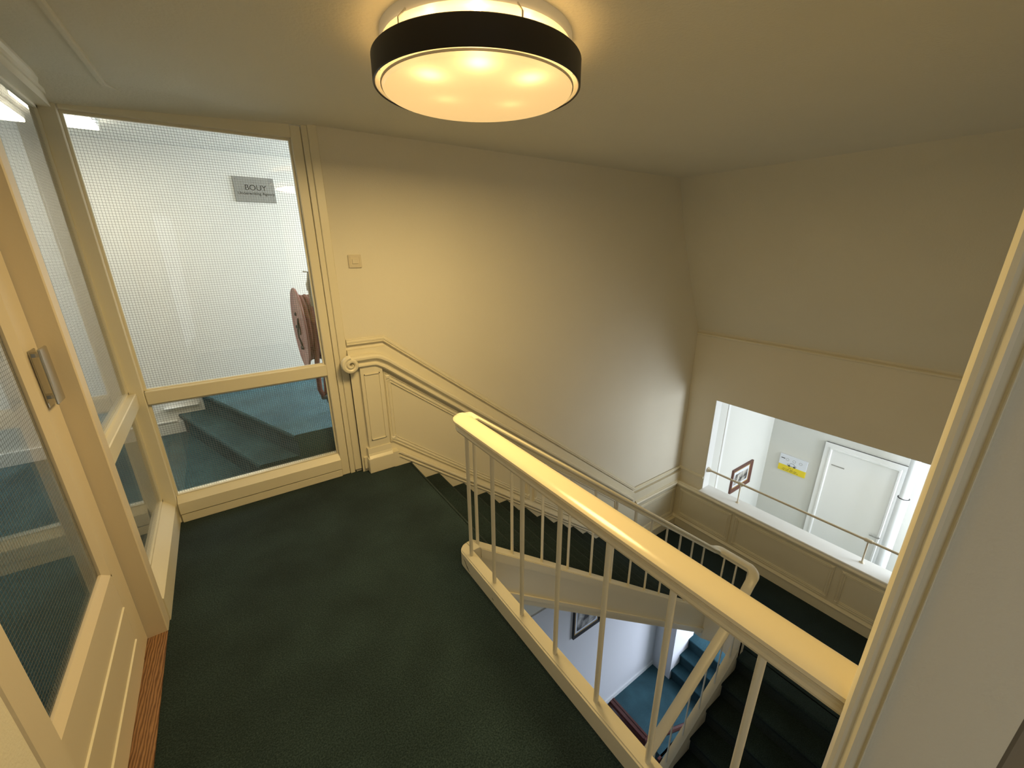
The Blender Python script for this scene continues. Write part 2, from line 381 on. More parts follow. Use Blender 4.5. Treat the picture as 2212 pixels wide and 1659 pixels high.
# lower hall shell
w6 = build(MB().box(-1.0, 4.95, 2.885, 2.90, -5.5, -2.5), 'wall_lower', 'lav')
tag(w6, 'pale lavender white wall seen below the stairs', 'wall', kind='structure')
build(MB().box(-1.0, 4.95, 2.865, 2.885, LZ, LZ+.075), 'baseboard', 'whitegloss', w6)
w7 = build(MB().box(4.935, 4.95, 2.545, 2.885, -5.5, -2.5).box(4.95, 5.5, 2.545, 2.559, -5.5, -3.45), 'wall_lower_end', 'lav')
tag(w7, 'narrow white wall stub beside the lower steps', 'wall', kind='structure')
w8 = build(MB().box(6.6, 6.7, .4, 2.7, -5.5, -3.42).box(5.1, 6.7, 2.57, 2.7, -5.5, -3.42).box(5.1, 6.7, .35, .45, -5.5, -3.42).box(5.1, 6.7, .4, 2.7, -3.45, -3.40)
           .box(-1.05, -.95, .0, 3.0, -5.6, -.3), 'wall_lower_hall', 'white')
tag(w8, 'white walls of the lower side hall by the steps', 'wall', kind='structure')
lf = build(MB().box(3.90, 5.0, .06, 2.9, LZ-.3, LZ), 'floor', 'teal')
tag(lf, 'teal carpeted lower landing seen down the stairwell', 'floor', kind='structure')
lf2 = build(MB().box(-1.0, 3.90, .06, 2.9, LZ-.75, LZ-.62), 'floor', 'teal')
tag(lf2, 'teal carpet below the dark wooden edge in the stairwell', 'floor', kind='structure')
lf3 = build(MB().box(5.6, 6.65, .4, 2.6, LZ-.1, LZ+.55), 'floor', 'tealshade')
tag(lf3, 'teal floor above the small lower steps', 'floor', kind='structure')

# ================================================================== BACK WALL JOINERY
# dado board behind stair panelling
def line1(x, x0, z0): return z0-S1*(x-x0)
DY = 2.865                   # face of the dado boarding
db = MB()
db.prism([(.64, 0), (.64, .93), (.90, .93), (3.955, .93-S1*3.055), (4.95, .93-S1*3.055), (4.95, MZ), (3.93, MZ), (1.0, 0)], 'y', DY, YB+.002)
build(db, 'dado_board', 'wood', wb)
UR = [(.0, -.028), (.018, -.028), (.022, -.020), (.016, -.014), (.026, -.008), (.026, .004), (.012, .012), (.012, .022), (.0, .026)]
UR = [(a*.62, b*.78) for a, b in UR]
z_up = .985
build(MB().sweep([(.645, YB, z_up), (.90, YB, z_up), (3.955, YB, z_up-2.385), (XR, YB, z_up-2.385)], [(a+.01, b) for a, b in UR], (0, -1, 0)), 'dado_rail', 'wood', wb, 25)
build(MB().sweep([(3.97, DY, -1.605), (4.88, DY, -1.605)], [(0, -.06), (.012, -.06), (.016, -.04), (.030, -.022), (.034, -.004), (.026, .010), (.012, .016), (.012, .026), (0, .03)], (0, -1, 0)), 'dado_cap', 'wood', wb, 25)
# wall string and skirting
ST = lambda x: -.325-S1*(x-1.478)
ws = MB().prism([(.86, 0), (.86, ST(.905)), (.905, ST(.905)), (3.93, ST(3.93)), (4.02, MZ+.12), (4.95, MZ+.12), (4.95, MZ-.02), (3.95, MZ-.05), (1.2, -.40), (1.0, -.1), (1.0, 0)], 'y', 2.80, DY+.002)
build(ws, 'wall_string', 'wood', wb)
for dz, r in ((.004, .011), (-.030, .008)):
    pr = [(r*math.cos(t), r*math.sin(t)) for t in [PI*k/6-PI/2 for k in range(7)]]
    build(MB().sweep([(.905, 2.80, ST(.905)+dz-.012), (3.93, 2.80, ST(3.93)+dz-.012)], pr, (0, -1, 0)), 'string_bead', 'wood', wb, 30)
build(MB().sweep([(3.99, DY, MZ+.135), (4.88, DY, MZ+.135)], [(0, -.02), (.02, -.02), (.024, 0), (.010, .016), (0, .02)], (0, -1, 0)), 'base_moulding', 'wood', wb, 25)
# panel frames with corner blocks
PF = [(0, -.024), (.010, -.024), (.014, -.019), (.007, -.014), (.007, -.006), (.013, -.001), (.013, .005), (.006, .010), (.006, .018), (.010, .021), (0, .024)]
def panel(pts, parent, nrm, plane):
    o = build(MB().sweep([plane(*p) for p in pts], PF, nrm, True), 'panel_moulding', 'wood', parent, 25)
    for p in pts:
        c = Vector(plane(*p)); n = Vector(nrm)
        t = Vector((1, 0, 0)) if abs(n.y) > .5 else Vector((0, 1, 0)); u = Vector((0, 0, 1)); h = .025
        m = MB()
        lo = [c+t*a*h+u*b*h for a, b in ((-1, -1), (1, -1), (1, 1), (-1, 1))]; hi = [q+n*.011 for q in lo]
        m.loft([[tuple(q) for q in lo], [tuple(q) for q in hi]])
        k1 = [c+n*.011+(t*a+u*b)*h*.62 for a, b in ((-1, -1), (1, -1), (1, 1), (-1, 1))]; k2 = [c+n*.017+(t*a+u*b)*h*.3 for a, b in ((-1, -1), (1, -1), (1, 1), (-1, 1))]
        m.loft([[tuple(q) for q in k1], [tuple(q) for q in k2]])
        build(m, 'corner_block', 'wood', o)
pb = lambda x, z: (x, DY, z)
def slant(x0, x1, top, bot): return [(x0, bot(x0)), (x1, bot(x1)), (x1, top(x1)), (x0, top(x0))]
ptop = lambda x: .702-.783*(x-.888); pbot = lambda x: .214-.783*(x-.888)
panel(slant(.890, 2.190, ptop, pbot), wb, (0, -1, 0), pb)
panel(slant(2.285, 3.58, ptop, pbot), wb, (0, -1, 0), pb)
panel([(4.02, -2.10), (4.83, -2.10), (4.83, -1.715), (4.02, -1.715)], wb, (0, -1, 0), pb)
# pilaster below the scroll
pi = build(MB().box(.700, .853, 2.835, DY, .19, .815), 'pilaster', 'wood', wb)
m = MB()
for (x0, x1, z0, z1) in ((.722, .728, .25, .755), (.825, .831, .25, .755), (.722, .831, .25, .256), (.722, .831, .749, .755)): m.box(x0, x1, 2.828, 2.835, z0, z1)
build(m, 'sunk_border', 'wood', pi)
build(MB().bev(.676, .865, 2.800, DY, 0, .118, .004), 'plinth', 'wood', pi)
build(MB().prism([(2.800, .118), (2.815, .135), (2.822, .15), (2.828, .19), (DY, .19), (DY, .118)], 'x', .684, .858), 'plinth_moulding', 'wood', pi)
build(MB().box(.640, .702, 2.870, YB, .0, .80), 'side_strip', 'wood', wb)
build(MB().box(.655, .685, 2.846, YB, .03, .12), 'side_plinth', 'wood', wb)

# moulded wall handrail with volute
wh = empty('wall_handrail', (.86, 2.8, .83), 'cream moulded handrail with a spiral scroll end along the wall', 'handrail')
WR = [(0, -.045), (.040, -.045), (.048, -.036), (.046, -.026), (.034, -.018), (.034, -.006), (.050, .002), (.062, .012), (.062, .026), (.050, .037), (.030, .041), (0, .041)]
hz = .856; px_ = .838
# level piece, eased bend, long slope, short return
slope_pt = lambda x: hz-.784*(x-px_)
bend = [(px_-.05, hz), (px_-.025, hz-.002), (px_-.002, hz-.009), (px_+.022, slope_pt(px_+.022)-.006), (px_+.05, slope_pt(px_+.05))]
XE = 3.84
pth = [(.640, hz)]+bend+[(XE, slope_pt(XE))]
build(MB().sweep([(x, DY, z) for x, z in pth], WR, (0, -1, 0)), 'rail', 'wood', wh, 30)
m = MB(); sp = []; rr = []
for i in range(49):
    t = i/48; a = PI/2+t*2*PI*1.85; R = .047*(1-t)**.95+.005
    sp.append((.640+R*math.cos(a), DY-.052-.014*t, .842+R*math.sin(a))); rr.append(.0120*(1-t)+.0075)
m.tube(sp, rr, 8)
m.lathe([(0, -.046), (.048, -.046), (.054, -.036), (.055, 0), (0, 0)], (.640, DY, .842), 'y', 28)
build(m, 'volute', 'wood', wh, 40)
m = MB().tube([(XE-.015, DY-.03, slope_pt(XE)+.01), (XE+.01, DY-.032, slope_pt(XE)-.002), (XE+.017, DY-.03, slope_pt(XE)-.02), (XE+.005, DY-.025, slope_pt(XE)-.034)], .012, 8)
build(m, 'end_curl', 'wood', wh, 40)

# ================================================================== RIGHT WALL JOINERY
DX = 4.885
build(MB().box(DX, XR+.01, .08, 2.90, MZ, -1.60), 'dado_board', 'wood', wr)
build(MB().box(4.862, DX+.002, .08, 2.80, MZ, MZ+.125), 'skirting', 'wood', wr)
build(MB().sweep([(DX, 2.865, MZ+.135), (DX, .08, MZ+.135)], [(0, -.02), (.028, -.02), (.032, 0), (.012, .016), (0, .02)], (-1, 0, 0)), 'base_moulding', 'wood', wr, 25)
build(MB().sweep([(DX, 2.865, -1.612), (DX, .08, -1.612)], [(0, -.06), (.012, -.06), (.016, -.04), (.032, -.022), (.036, -.004), (.028, .010), (.014, .016), (.014, .026), (0, .03)], (-1, 0, 0)), 'dado_cap', 'wood', wr, 25)
build(MB().bev(4.868, 5.115, .35, 2.53, -1.60, -1.573, .006), 'window_sill', 'whitegloss', wr)
pr_ = lambda y, z: (DX, y, z)
for y0, y1 in ((2.775, 2.075), (1.985, .95), (.845, .10)):
    panel([(y0, -2.085), (y1, -2.085), (y1, -1.70), (y0, -1.70)], wr, (-1, 0, 0), pr_)
build(MB().sweep([(XR, 2.9, -1.40), (XR, 2.53, -1.40)], UR, (-1, 0, 0)), 'dado_rail', 'wood', wr, 25)
build(MB().box(4.938, XR+.01, .08, 2.899, zb, .54), 'lintel_board', 'wall', wr)
build(MB().sweep([(4.938, 2.899, .535), (4.938, .08, .535)], [(0, -.014), (.012, -.014), (.018, -.004), (.018, .008), (.008, .014), (0, .018)], (-1, 0, 0)), 'crease_moulding', 'wood', wr, 25)
build(MB().box(4.952, 5.098, 2.522, 2.531, -1.573, zb).box(4.952, 5.098, .349, .358, -1.573, zb).box(4.952, 5.098, .358, 2.522, zb-.008, zb+.002), 'reveal_lining', 'whitegloss', wr)

# grab rail in the opening
gr = empty('opening_rail', (5.02, 1.45, -1.573), 'slim ivory grab rail on two posts across the wide opening', 'rail')
build(MB().tube([(5.02, 2.52, -1.298), (5.02, .36, -1.298)], .0135, 12), 'bar', 'plastic', gr, True)
build(MB().lathe([(0, 0), (.038, 0), (.038, -.010), (.030, -.016), (.030, -.022), (.024, -.028), (.020, -.045), (0, -.045)], (5.02, 2.521, -1.298), 'y', 24), 'wall_flange', 'plastic', gr, True)
for y in (2.075, .765):
    p = build(MB().tube([(5.02, y, -1.573), (5.02, y, -1.30)], .008, 10), 'post', 'plastic', gr, True)
    build(MB().lathe([(0, .012), (.012, .012), (.022, .004), (.024, 0), (0, 0)], (5.02, y, -1.573), 'z', 20), 'foot', 'plastic', p, True)
    build(MB().tube([(5.02, y+.035, -1.298), (5.02, y+.028, -1.298), (5.02, y-.028, -1.298), (5.02, y-.035, -1.298)], [.016, .021, .021, .016], 12), 'tee_collar', 'plastic', p, True)

# ================================================================== SIDE HALL CONTENTS
XB = 6.85
d2 = empty('door_2', (XB, 1.34, -3.25), 'plain white door with a lever handle in the bright side hall', 'door', kind='structure')
build(MB().bev(XB-.02, XB+.01, .93, 1.75, -3.25, -1.155), 'leaf', M['whitegloss'], d2)
m = MB().box(XB-.035, XB+.0, 1.75, 1.80, -3.25, -1.155).box(XB-.035, XB+.0, .88, .93, -3.25, -1.155).box(XB-.035, XB, .88, 1.80, -1.155, -1.105)
build(m, 'jamb', 'whitegloss', d2)
AP = [(0, 0), (.02, 0), (.024, .01), (.016, .02), (.020, .03), (.034, .045), (.034, .06), (.045, .068), (.045, .085), (.030, .095), (0, .095)]
build(MB().sweep([(XB, 1.80, -3.25), (XB, 1.80, -1.105), (XB, .88, -1.105), (XB, .88, -3.25)], [(a, -b) for a, b in AP][::-1], (-1, 0, 0)), 'architrave', 'whitegloss', d2, 25)
build(MB().box(XB-.025, XB-.019, 1.52, 1.675, -1.432, -1.418), 'closing_strip', 'alu', d2)
h = build(MB().bev(XB-.028, XB-.02, .936, .958, -2.33, -2.10, .003), 'handle', 'alu', d2)
build(MB().tube([(XB-.025, .947, -2.225), (XB-.060, .947, -2.225), (XB-.064, .96, -2.225), (XB-.064, 1.05, -2.225)], .009, 8), 'lever', 'alu', h, True)
pp = empty('drain_pipe', (6.70, .80, -3.25), 'white vertical pipe with a socket joint beside the white door', 'pipe')
build(MB().tube([(6.70, .835, -3.25), (6.70, .835, -1.48)], .059, 24), 'lower_pipe', 'pipe', pp, True)
build(MB().tube([(6.70, .835, -1.50), (6.70, .835, .0)], .049, 24), 'upper_pipe', 'pipe', pp, True)
build(MB().lathe([(.0495, -.004), (.0610, -.004), (.0610, .003), (.0495, .003)], (6.70, .835, -1.478), 'z', 24, True), 'joint_ring', 'dark', pp, True)
def picture(name, label, x0, x1, z0, z1, y, fw, mat, seedscale):
    e = empty(name, ((x0+x1)/2, y, z0), label, 'picture')
    prof = [(0, 0), (.010, 0), (.022, fw*.35), (.030, fw*.6), (.028, fw), (0, fw)]
    build(MB().sweep([(x0, y, z0), (x1, y, z0), (x1, y, z1), (x0, y, z1)], [(a, fw-b) for a, b in prof][::-1], (0, -1, 0), True), 'frame', mat, e, 30)
    i = fw
    build(MB().sweep([(x0+i, y-.004, z0+i), (x1-i, y-.004, z0+i), (x1-i, y-.004, z1-i), (x0+i, y-.004, z1-i)], [(0, 0), (.006, 0), (.006, .012), (0, .012)], (0, -1, 0), True), 'slip', 'gold', e)
    build(MB().box(x0+i, x1-i, y-.006, y-.001, z0+i, z1-i), 'mount', 'paper', e)
    m, nt, b = nodes_of(name+'_print'); tc = N(nt, 'ShaderNodeTexCoord'); n = N(nt, 'ShaderNodeTexNoise'); n.inputs['Scale'].default_value = seedscale; n.inputs['Detail'].default_value = 8
    r = N(nt, 'ShaderNodeValToRGB'); r.color_ramp.elements[0].position = .42; r.color_ramp.elements[0].color = (.05, .045, .045, 1); r.color_ramp.elements[1].position = .62; r.color_ramp.elements[1].color = (.62, .60, .56, 1)
    nt.links.new(tc.outputs['Object'], n.inputs['Vector']); nt.links.new(n.outputs['Fac'], r.inputs[0]); nt.links.new(r.outputs[0], b.inputs['Base Color'])
    j = i+.045
    build(MB().box(x0+j, x1-j, y-.009, y-.005, z0+j, z1-j*1.2), 'print', m, e)
    return e
picture('framed_picture', 'brown framed sketch hanging in the bright side hall', 5.75, 6.34, -1.962, -1.565, 2.53, .055, 'frame', 9)
sg = empty('wall_sign', (XB, 2.14, -1.80), 'small blue, white and yellow car sign beside the white door', 'sign')
sy0, sy1, sz0, sz1 = 1.955, 2.335, -1.80, -1.525
build(MB().bev(XB-.02, XB, sy0, sy1, sz0+.105, sz1, .002), 'upper_board', 'paper', sg)
build(MB().bev(XB-.02, XB, sy0, sy1, sz0, sz0+.105, .002), 'lower_band', 'yellow', sg)
xs = XB-.0205
build(MB().box(xs-.001, xs, 2.26, 2.315, -1.592, -1.580), 'bar_emblem', 'ink', sg)
for cy_ in (2.225, 2.13, 2.04):
    m = MB(); m.lathe([(.018, 0), (.022, 0), (.022, -.001), (.018, -.001)], (xs, cy_, -1.593), 'x', 16, True)
    build(m, 'round_emblem', 'alu', sg)
m = MB()
cyc, cz = 2.15, -1.672
m.lathe([(.006, 0), (.015, 0), (.015, -.001), (.006, -.001)], (xs, cyc+.036, cz-.014), 'x', 14, True)
m.lathe([(.006, 0), (.015, 0), (.015, -.001), (.006, -.001)], (xs, cyc-.036, cz-.014), 'x', 14, True)
m.tube([(xs, cyc+.062, cz-.012), (xs, cyc+.062, cz+.008), (xs, cyc+.034, cz+.012), (xs, cyc+.020, cz+.034), (xs, cyc-.022, cz+.034), (xs, cyc-.038, cz+.012), (xs, cyc-.06, cz+.006), (xs, cyc-.06, cz-.012), (xs, cyc+.062, cz-.012)], .0022, 6)
build(m, 'car_emblem', 'ink', sg)
m = MB()
for row, (zz, y0, n) in enumerate(((-1.727, 2.185, 6), (-1.753, 2.265, 19), (-1.776, 2.275, 22))):
    y = y0
    for k in range(n):
        wd = .004+.005*random.random()
        if k % 5 != 4: m.box(xs-.001, xs, y-wd, y, zz-.004, zz+.004)
        y -= .0105
build(m, 'small_print', 'ink', sg)['kind'] = 'stuff'
# architrave strip on the picture wall
build(MB().bev(5.30, 5.36, 2.521, 2.531, -3.25, 0, .004), 'casing_strip', 'whitegloss', w5)

# ================================================================== GLAZED PARTITION (window_1) AND SIDE LIGHT (window_2)
def wires(axis, plane, a0, a1, z0, z1, pitch=.0125, r=.00058):
    m = MB(); n = int((a1-a0)/pitch)
    for i in range(1, n+1):
        a = a0+i*pitch
        if a >= a1: break
        if axis == 'x': m.box(a-r, a+r, plane-r, plane+r, z0, z1)
        else: m.box(plane-r, plane+r, a-r, a+r, z0, z1)
    n = int((z1-z0)/pitch)
    for i in range(1, n+1):
        z = z0+i*pitch
        if z >= z1: break
        if axis == 'x': m.box(a0, a1, plane-r, plane+r, z-r, z+r)
        else: m.box(plane-r, plane+r, a0, a1, z-r, z+r)
    return m
p1 = empty('window_1', (.03, 2.93, 0), 'cream framed wired glass partition with one transom', 'partition', kind='structure')
build(MB().bev(-.528, -.440, 2.900, 2.985, 0, CZ, .004), 'corner_post', 'wood', p1)
build(MB().bev(.500, .555, 2.900, 2.985, 0, 2.255, .004), 'jamb_post', 'wood', p1)
build(MB().bev(.557, .590, 2.893, 2.985, 0, 2.262, .003), 'casing', 'wood', p1)
build(MB().bev(.590, .642, 2.886, 2.985, .02, CZ, .004), 'casing', 'wood', p1)
build(MB().bev(-.438, .50, 2.900, 2.985, 2.190, CZ, .004), 'head', 'wood', p1)
build(MB().bev(-.438, .50, 2.900, 2.975, .770, .848, .004), 'transom', 'wood', p1)
build(MB().prism([(2.885, .062), (2.885, .135), (2.925, .172), (2.985, .172), (2.985, .0), (2.9, .0), (2.9, .062)], 'x', -.438, .50), 'bottom_rail', 'wood', p1)
build(MB().bev(-.438, .50, 2.890, 2.90, 0, .055, .003), 'kick_board', 'wood', p1)
m = MB()
for (z0, z1) in ((.172, .770), (.848, 2.190)):
    m.box(-.440, -.428, 2.925, 2.945, z0, z1).box(.488, .500, 2.925, 2.945, z0, z1).box(-.428, .488, 2.925, 2.945, z1-.012, z1).box(-.428, .488, 2.925, 2.945, z0, z0+.006)
build(m, 'glazing_bead', 'wood', p1)
for (z0, z1) in ((.172, .770), (.848, 2.190)):
    g = build(MB().box(-.436, .497, 2.950, 2.956, z0, z1), 'pane', 'glass', p1)
    o = build(wires('x', 2.953, -.436, .497, z0, z1), 'wire_mesh', 'wire', g); o['kind'] = 'stuff'
p2 = empty('window_2', (-.49, 2.45, 0), 'narrow wired glass side light between corner post and door', 'window', kind='structure')
build(MB().bev(-.530, -.456, 1.990, 2.060, .0, 2.19, .004), 'door_post', 'tan', p2)
build(MB().bev(-.530, -.470, 2.060, 2.900, .770, .848, .004), 'transom', 'wood', p2)
build(MB().prism([(-.53, 0), (-.53, .175), (-.50, .175), (-.452, .12), (-.452, 0)], 'y', 2.060, 2.900), 'bottom_rail', 'wood', p2)
build(MB().box(-.530, -.456, .965, 2.90, 2.190, CZ), 'head', 'wood', p2)
build(MB().sweep([(-.456, .965, 2.245), (-.456, 2.90, 2.245)], [(0, -.02), (.008, -.02), (.012, -.008), (.006, 0), (.016, .01), (.016, .024), (0, .024)], (1, 0, 0)), 'head_moulding', 'wood', p2, 25)
m = MB()
for (z0, z1) in ((.175, .770), (.848, 2.190)):
    m.box(-.520, -.500, 2.060, 2.075, z0, z1).box(-.520, -.500, 2.885, 2.90, z0, z1).box(-.520, -.500, 2.06, 2.9, z0, z0+.012).box(-.52, -.5, 2.06, 2.9, z1-.012, z1)
build(m, 'glazing_bead', 'wood', p2)
for (z0, z1) in ((.175, .770), (.848, 2.190)):
    g = build(MB().box(-.513, -.507, 2.065, 2.895, z0, z1), 'pane', 'glass', p2)
    o = build(wires('y', -.510, 2.065, 2.895, z0, z1, .0125, .0003), 'wire_mesh', 'wire', g); o['kind'] = 'stuff'

# ================================================================== GLAZED DOOR (door_1)
d1 = empty('door_1', (-.545, 1.52, .01), 'cream door with a large wired glass pane and chrome pull', 'door', kind='structure')
DXF = -.524
build(MB().bev(-.565, DXF, 1.865, 1.985, .012, 2.185, .003), 'stile', 'tan', d1)
build(MB().bev(-.565, DXF, 1.055, 1.180, .012, 2.185, .003), 'stile', 'tan', d1)
bt = build(MB().box(-.565, DXF, 1.18, 1.865, .012, .440), 'bottom_rail', 'tan', d1)
build(MB().box(-.565, DXF, 1.18, 1.865, 2.06, 2.185), 'top_rail', 'tan', d1)
for z in (.292, .130):
    build(MB().prism([(DXF, z-.004), (DXF+.005, z-.001), (DXF+.005, z+.001), (DXF, z+.004)], 'y', 1.19, 1.856), 'bead', 'wood', bt)
build(MB().prism([(DXF+.001, .438), (DXF+.001, .447), (-.540, .475), (-.548, .475), (-.548, .438)], 'y', 1.18, 1.865)
      .prism([(DXF+.001, 1.865), (DXF+.001, 1.857), (-.540, 1.835), (-.548, 1.835), (-.548, 1.865)], 'z', .44, 2.06)
      .prism([(DXF+.001, 1.180), (DXF+.001, 1.188), (-.540, 1.208), (-.548, 1.208), (-.548, 1.180)], 'z', .44, 2.06), 'glazing_bead', 'tan', d1)
g = build(MB().box(-.551, -.545, 1.18, 1.865, .44, 2.06), 'pane', 'glass', d1)
o = build(wires('y', -.548, 1.18, 1.865, .44, 2.06, .0125, .0003), 'wire_mesh', 'wire', g); o['kind'] = 'stuff'
hd = build(MB().bev(DXF, DXF+.005, 1.885, 1.945, 1.105, 1.295, .002), 'handle', 'chrome', d1)
build(MB().bev(DXF+.024, DXF+.032, 1.870, 1.945, 1.115, 1.300, .003).box(DXF+.004, DXF+.026, 1.905, 1.935, 1.270, 1.282).box(DXF+.004, DXF+.026, 1.905, 1.935, 1.130, 1.142), 'grip', 'chrome', hd)
ds = build(MB().box(-.60, -.458, .97, 1.990, -.002, .006), 'trim_1', 'oak'); tag(ds, 'reddish oak threshold strip under the glazed door', 'threshold', kind='structure')
dj = build(MB().bev(-.565, -.456, .965, 1.05, 0, 2.19, .004), 'trim_2', 'tan'); tag(dj, 'cream door jamb at the near side of the glazed door', 'door jamb', kind='structure')

# ================================================================== STAIRS
sf = empty('stair_flight', (2.3, 2.2, MZ), 'dark green carpeted flight descending along the panelled wall', 'staircase')
def step_mb(xn, zt, y0, y1, dirx, go, ri):
    m = MB(); s = dirx
    p = [(xn-s*(go+.03), zt)]
    p += [(xn-s*.018+s*.018*math.cos(math.radians(a)), zt-.018+.018*math.sin(math.radians(a))) for a in range(90, -91, -30)]
    p += [(xn-s*.024, zt-.042), (xn-s*.024, zt-ri-.004), (xn-s*(go+.03), zt-ri-.004)]
    return m.prism(p, 'y', y0, y1)
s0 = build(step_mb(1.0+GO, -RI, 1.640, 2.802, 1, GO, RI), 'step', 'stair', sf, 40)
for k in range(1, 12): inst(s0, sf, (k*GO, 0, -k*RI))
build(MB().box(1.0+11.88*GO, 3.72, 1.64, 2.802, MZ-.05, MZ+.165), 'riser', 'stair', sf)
TZ = lambda x: .08-S1*(x-.892)
st = build(MB().prism([(.846, .087), (.883, .087), (3.555, TZ(3.555)), (3.60, TZ(3.59)), (3.60, TZ(3.60)-.34), (1.10, TZ(1.10)-.34), (.846, -.30)], 'y', 1.568, 1.643), 'outer_string', 'wood', sf)
for dz0, dz1, out in ((0, -.062, .007), (-.262, -.292, .014)):
    build(MB().prism([(.89, TZ(.89)+dz0-(.0 if dz0 else .004)), (3.595, TZ(3.595)+dz0), (3.595, TZ(3.595)+dz1), (.89, TZ(.89)+dz1)], 'y', 1.568-out, 1.569), 'string_moulding', 'wood', st)
build(MB().prism([(.95, TZ(.95)-.335), (3.66, TZ(3.66)-.335), (3.66, TZ(3.66)-.36), (.95, TZ(.95)-.36)], 'y', 1.60, 2.88), 'soffit', 'wall', sf)
# return string across the half landing, and the lower flight
CXH = 3.60
build(MB().prism([(3.56, 1.645), (3.56, 1.565), (3.585, 1.525), (3.60, 1.49), (3.60, 1.33), (3.585, 1.29), (3.56, 1.262), (3.56, 1.19), (3.66, 1.19), (3.68, 1.21), (3.68, 1.62), (3.66, 1.645)], 'z', MZ-.12, TZ(3.58)), 'landing_curb', 'wood', sf, 30)
s2 = empty('stair_flight', (2.3, .6, LZ), 'dark lower flight dropping away under the upper landing', 'staircase')
GO2, RI2 = .2257, .176; XN2 = 3.545
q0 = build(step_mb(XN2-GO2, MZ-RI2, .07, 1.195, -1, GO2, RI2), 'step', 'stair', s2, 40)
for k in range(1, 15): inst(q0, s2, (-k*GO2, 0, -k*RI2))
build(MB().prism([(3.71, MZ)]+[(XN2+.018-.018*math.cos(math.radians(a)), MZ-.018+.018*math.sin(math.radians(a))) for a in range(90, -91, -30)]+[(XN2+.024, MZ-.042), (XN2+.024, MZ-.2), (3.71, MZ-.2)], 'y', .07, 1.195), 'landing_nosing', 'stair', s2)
T2 = lambda x: -2.20+.70*(x-3.577)
S2B = build(MB().prism([(3.60, TZ(3.585)), (3.57, TZ(3.585)-.03), (3.53, T2(3.53)+.05), (3.47, T2(3.47)+.012), (3.40, T2(3.40)), (0.2, T2(.2)), (0.2, T2(.2)-.60), (3.40, T2(3.40)-.46), (3.60, TZ(3.60)-.34)], 'y', 1.190, 1.262), 'outer_string', 'wood', s2)
build(MB().prism([(3.50, T2(3.50)-.22), (0.2, T2(.2)-.22), (0.2, T2(.2)-.25), (3.50, T2(3.50)-.25)], 'y', 1.261, 1.275), 'string_moulding', 'wood', S2B)
build(MB().prism([(3.70, MZ-.20), (3.40, MZ-.38), (.3, MZ-.38-.78*3.10), (.3, MZ-.42-.78*3.10), (3.40, MZ-.42), (3.70, MZ-.24)], 'y', .07, 1.16), 'soffit', 'wall', s2)

# ================================================================== BALUSTRADES
GX, GY = .818, 1.605
HP = [(-0.026, -0.06), (-0.034, -0.058), (-0.037, -0.05), (-0.033, -0.044), (-0.033, -0.04), (-0.038, -0.036), (-0.038, -0.031), (-0.031, -0.026), (-0.041, -0.021), (-0.0475, -0.013), (-0.0465, -0.004), (-0.038, 0.003), (-0.02, 0.007), (0.02, 0.007), (0.038, 0.003), (0.0465, -0.004), (0.0475, -0.013), (0.041, -0.021), (0.031, -0.026), (0.038, -0.031), (0.038, -0.036), (0.033, -0.04), (0.033, -0.044), (0.037, -0.05), (0.034, -0.058), (0.026, -0.06)]
gb = empty('landing_balustrade', (GX, .85, 0), 'cream balustrade with thick glossy handrail guarding the upper landing', 'balustrade')
RZ = .845
# handrail: guard, tight rounded corner, then down the flight
cr = [(GX+.03-.03*math.cos(math.radians(a)), GY-.03+.03*math.sin(math.radians(a))) for a in range(0, 91, 15)]
gpath = [(GX, .075, RZ)]+[(x, y, RZ-.002*i) for i, (x, y) in enumerate(cr[:4])]
SR = lambda x: RZ+.008-.7795*(x-.868)
build(MB().railsweep([(GX, .075, RZ), (GX, GY-.05, RZ)]+[(GX+.05-.05*math.cos(math.radians(a)), GY-.05+.05*math.sin(math.radians(a)), RZ) for a in (9, 18, 27, 36, 45)], HP), 'handrail', 'rail', gb, 30)
gbm = MB()
def capsule(x0, x1, ye, b):
    r = x1-x0-b
    return [(x0+b, .06), (x0+b, ye-r)]+[(x1-r*math.cos(math.radians(a)), ye-r+(r-b*0)*math.sin(math.radians(a))) for a in (15, 30, 45, 60, 75, 90)]+[(x1-b*.5, ye), (x1-b*.5, .06)]
cb = build(MB().prism(capsule(.789, .845, 1.643, 0), 'z', -.30, .080).prism(capsule(.789, .845, 1.641, .006), 'z', .079, .087), 'curb', 'wood', gb, 30)
for (ya_, za_, yb2, zb2, t_) in ((1.560, .044, 1.515, .012, .006), (1.575, .058, 1.548, .040, .004), (1.30, .030, 1.285, .022, .003)):
    d_ = Vector((0, yb2-ya_, zb2-za_)).normalized(); n_ = Vector((0, -d_.z, d_.y))*t_
    a_ = Vector((.7889, ya_, za_)); b_ = Vector((.7889, yb2, zb2)); m_ = (a_+b_)/2
    build(MB().loft([[tuple(q) for q in (a_, m_+n_, b_, m_-n_*.6)], [tuple(q+Vector((-.0006, 0, 0))) for q in (a_, m_+n_, b_, m_-n_*.6)]]), 'paint_chip', 'dark', cb)
for k in range(7):
    y = 1.541-.2190*k
    build(MB().tube([(GX, y, .084), (GX, y, RZ-.05)], .0092, 12), 'baluster', 'wood', gb, True)
sb = empty('stair_balustrade', (2.2, GY, MZ), 'cream stair balustrade running down the flight and turning at the half landing', 'balustrade')
cor = lambda cx, cy, r, a0, a1, z0, z1, n=6: [(cx+r*math.cos(math.radians(a0+(a1-a0)*i/n)), cy+r*math.sin(math.radians(a0+(a1-a0)*i/n)), z0+(z1-z0)*i/n) for i in range(n+1)]
Y2 = 1.225; X2 = 3.665
R2 = lambda x: -1.43+.69*(x-3.675)
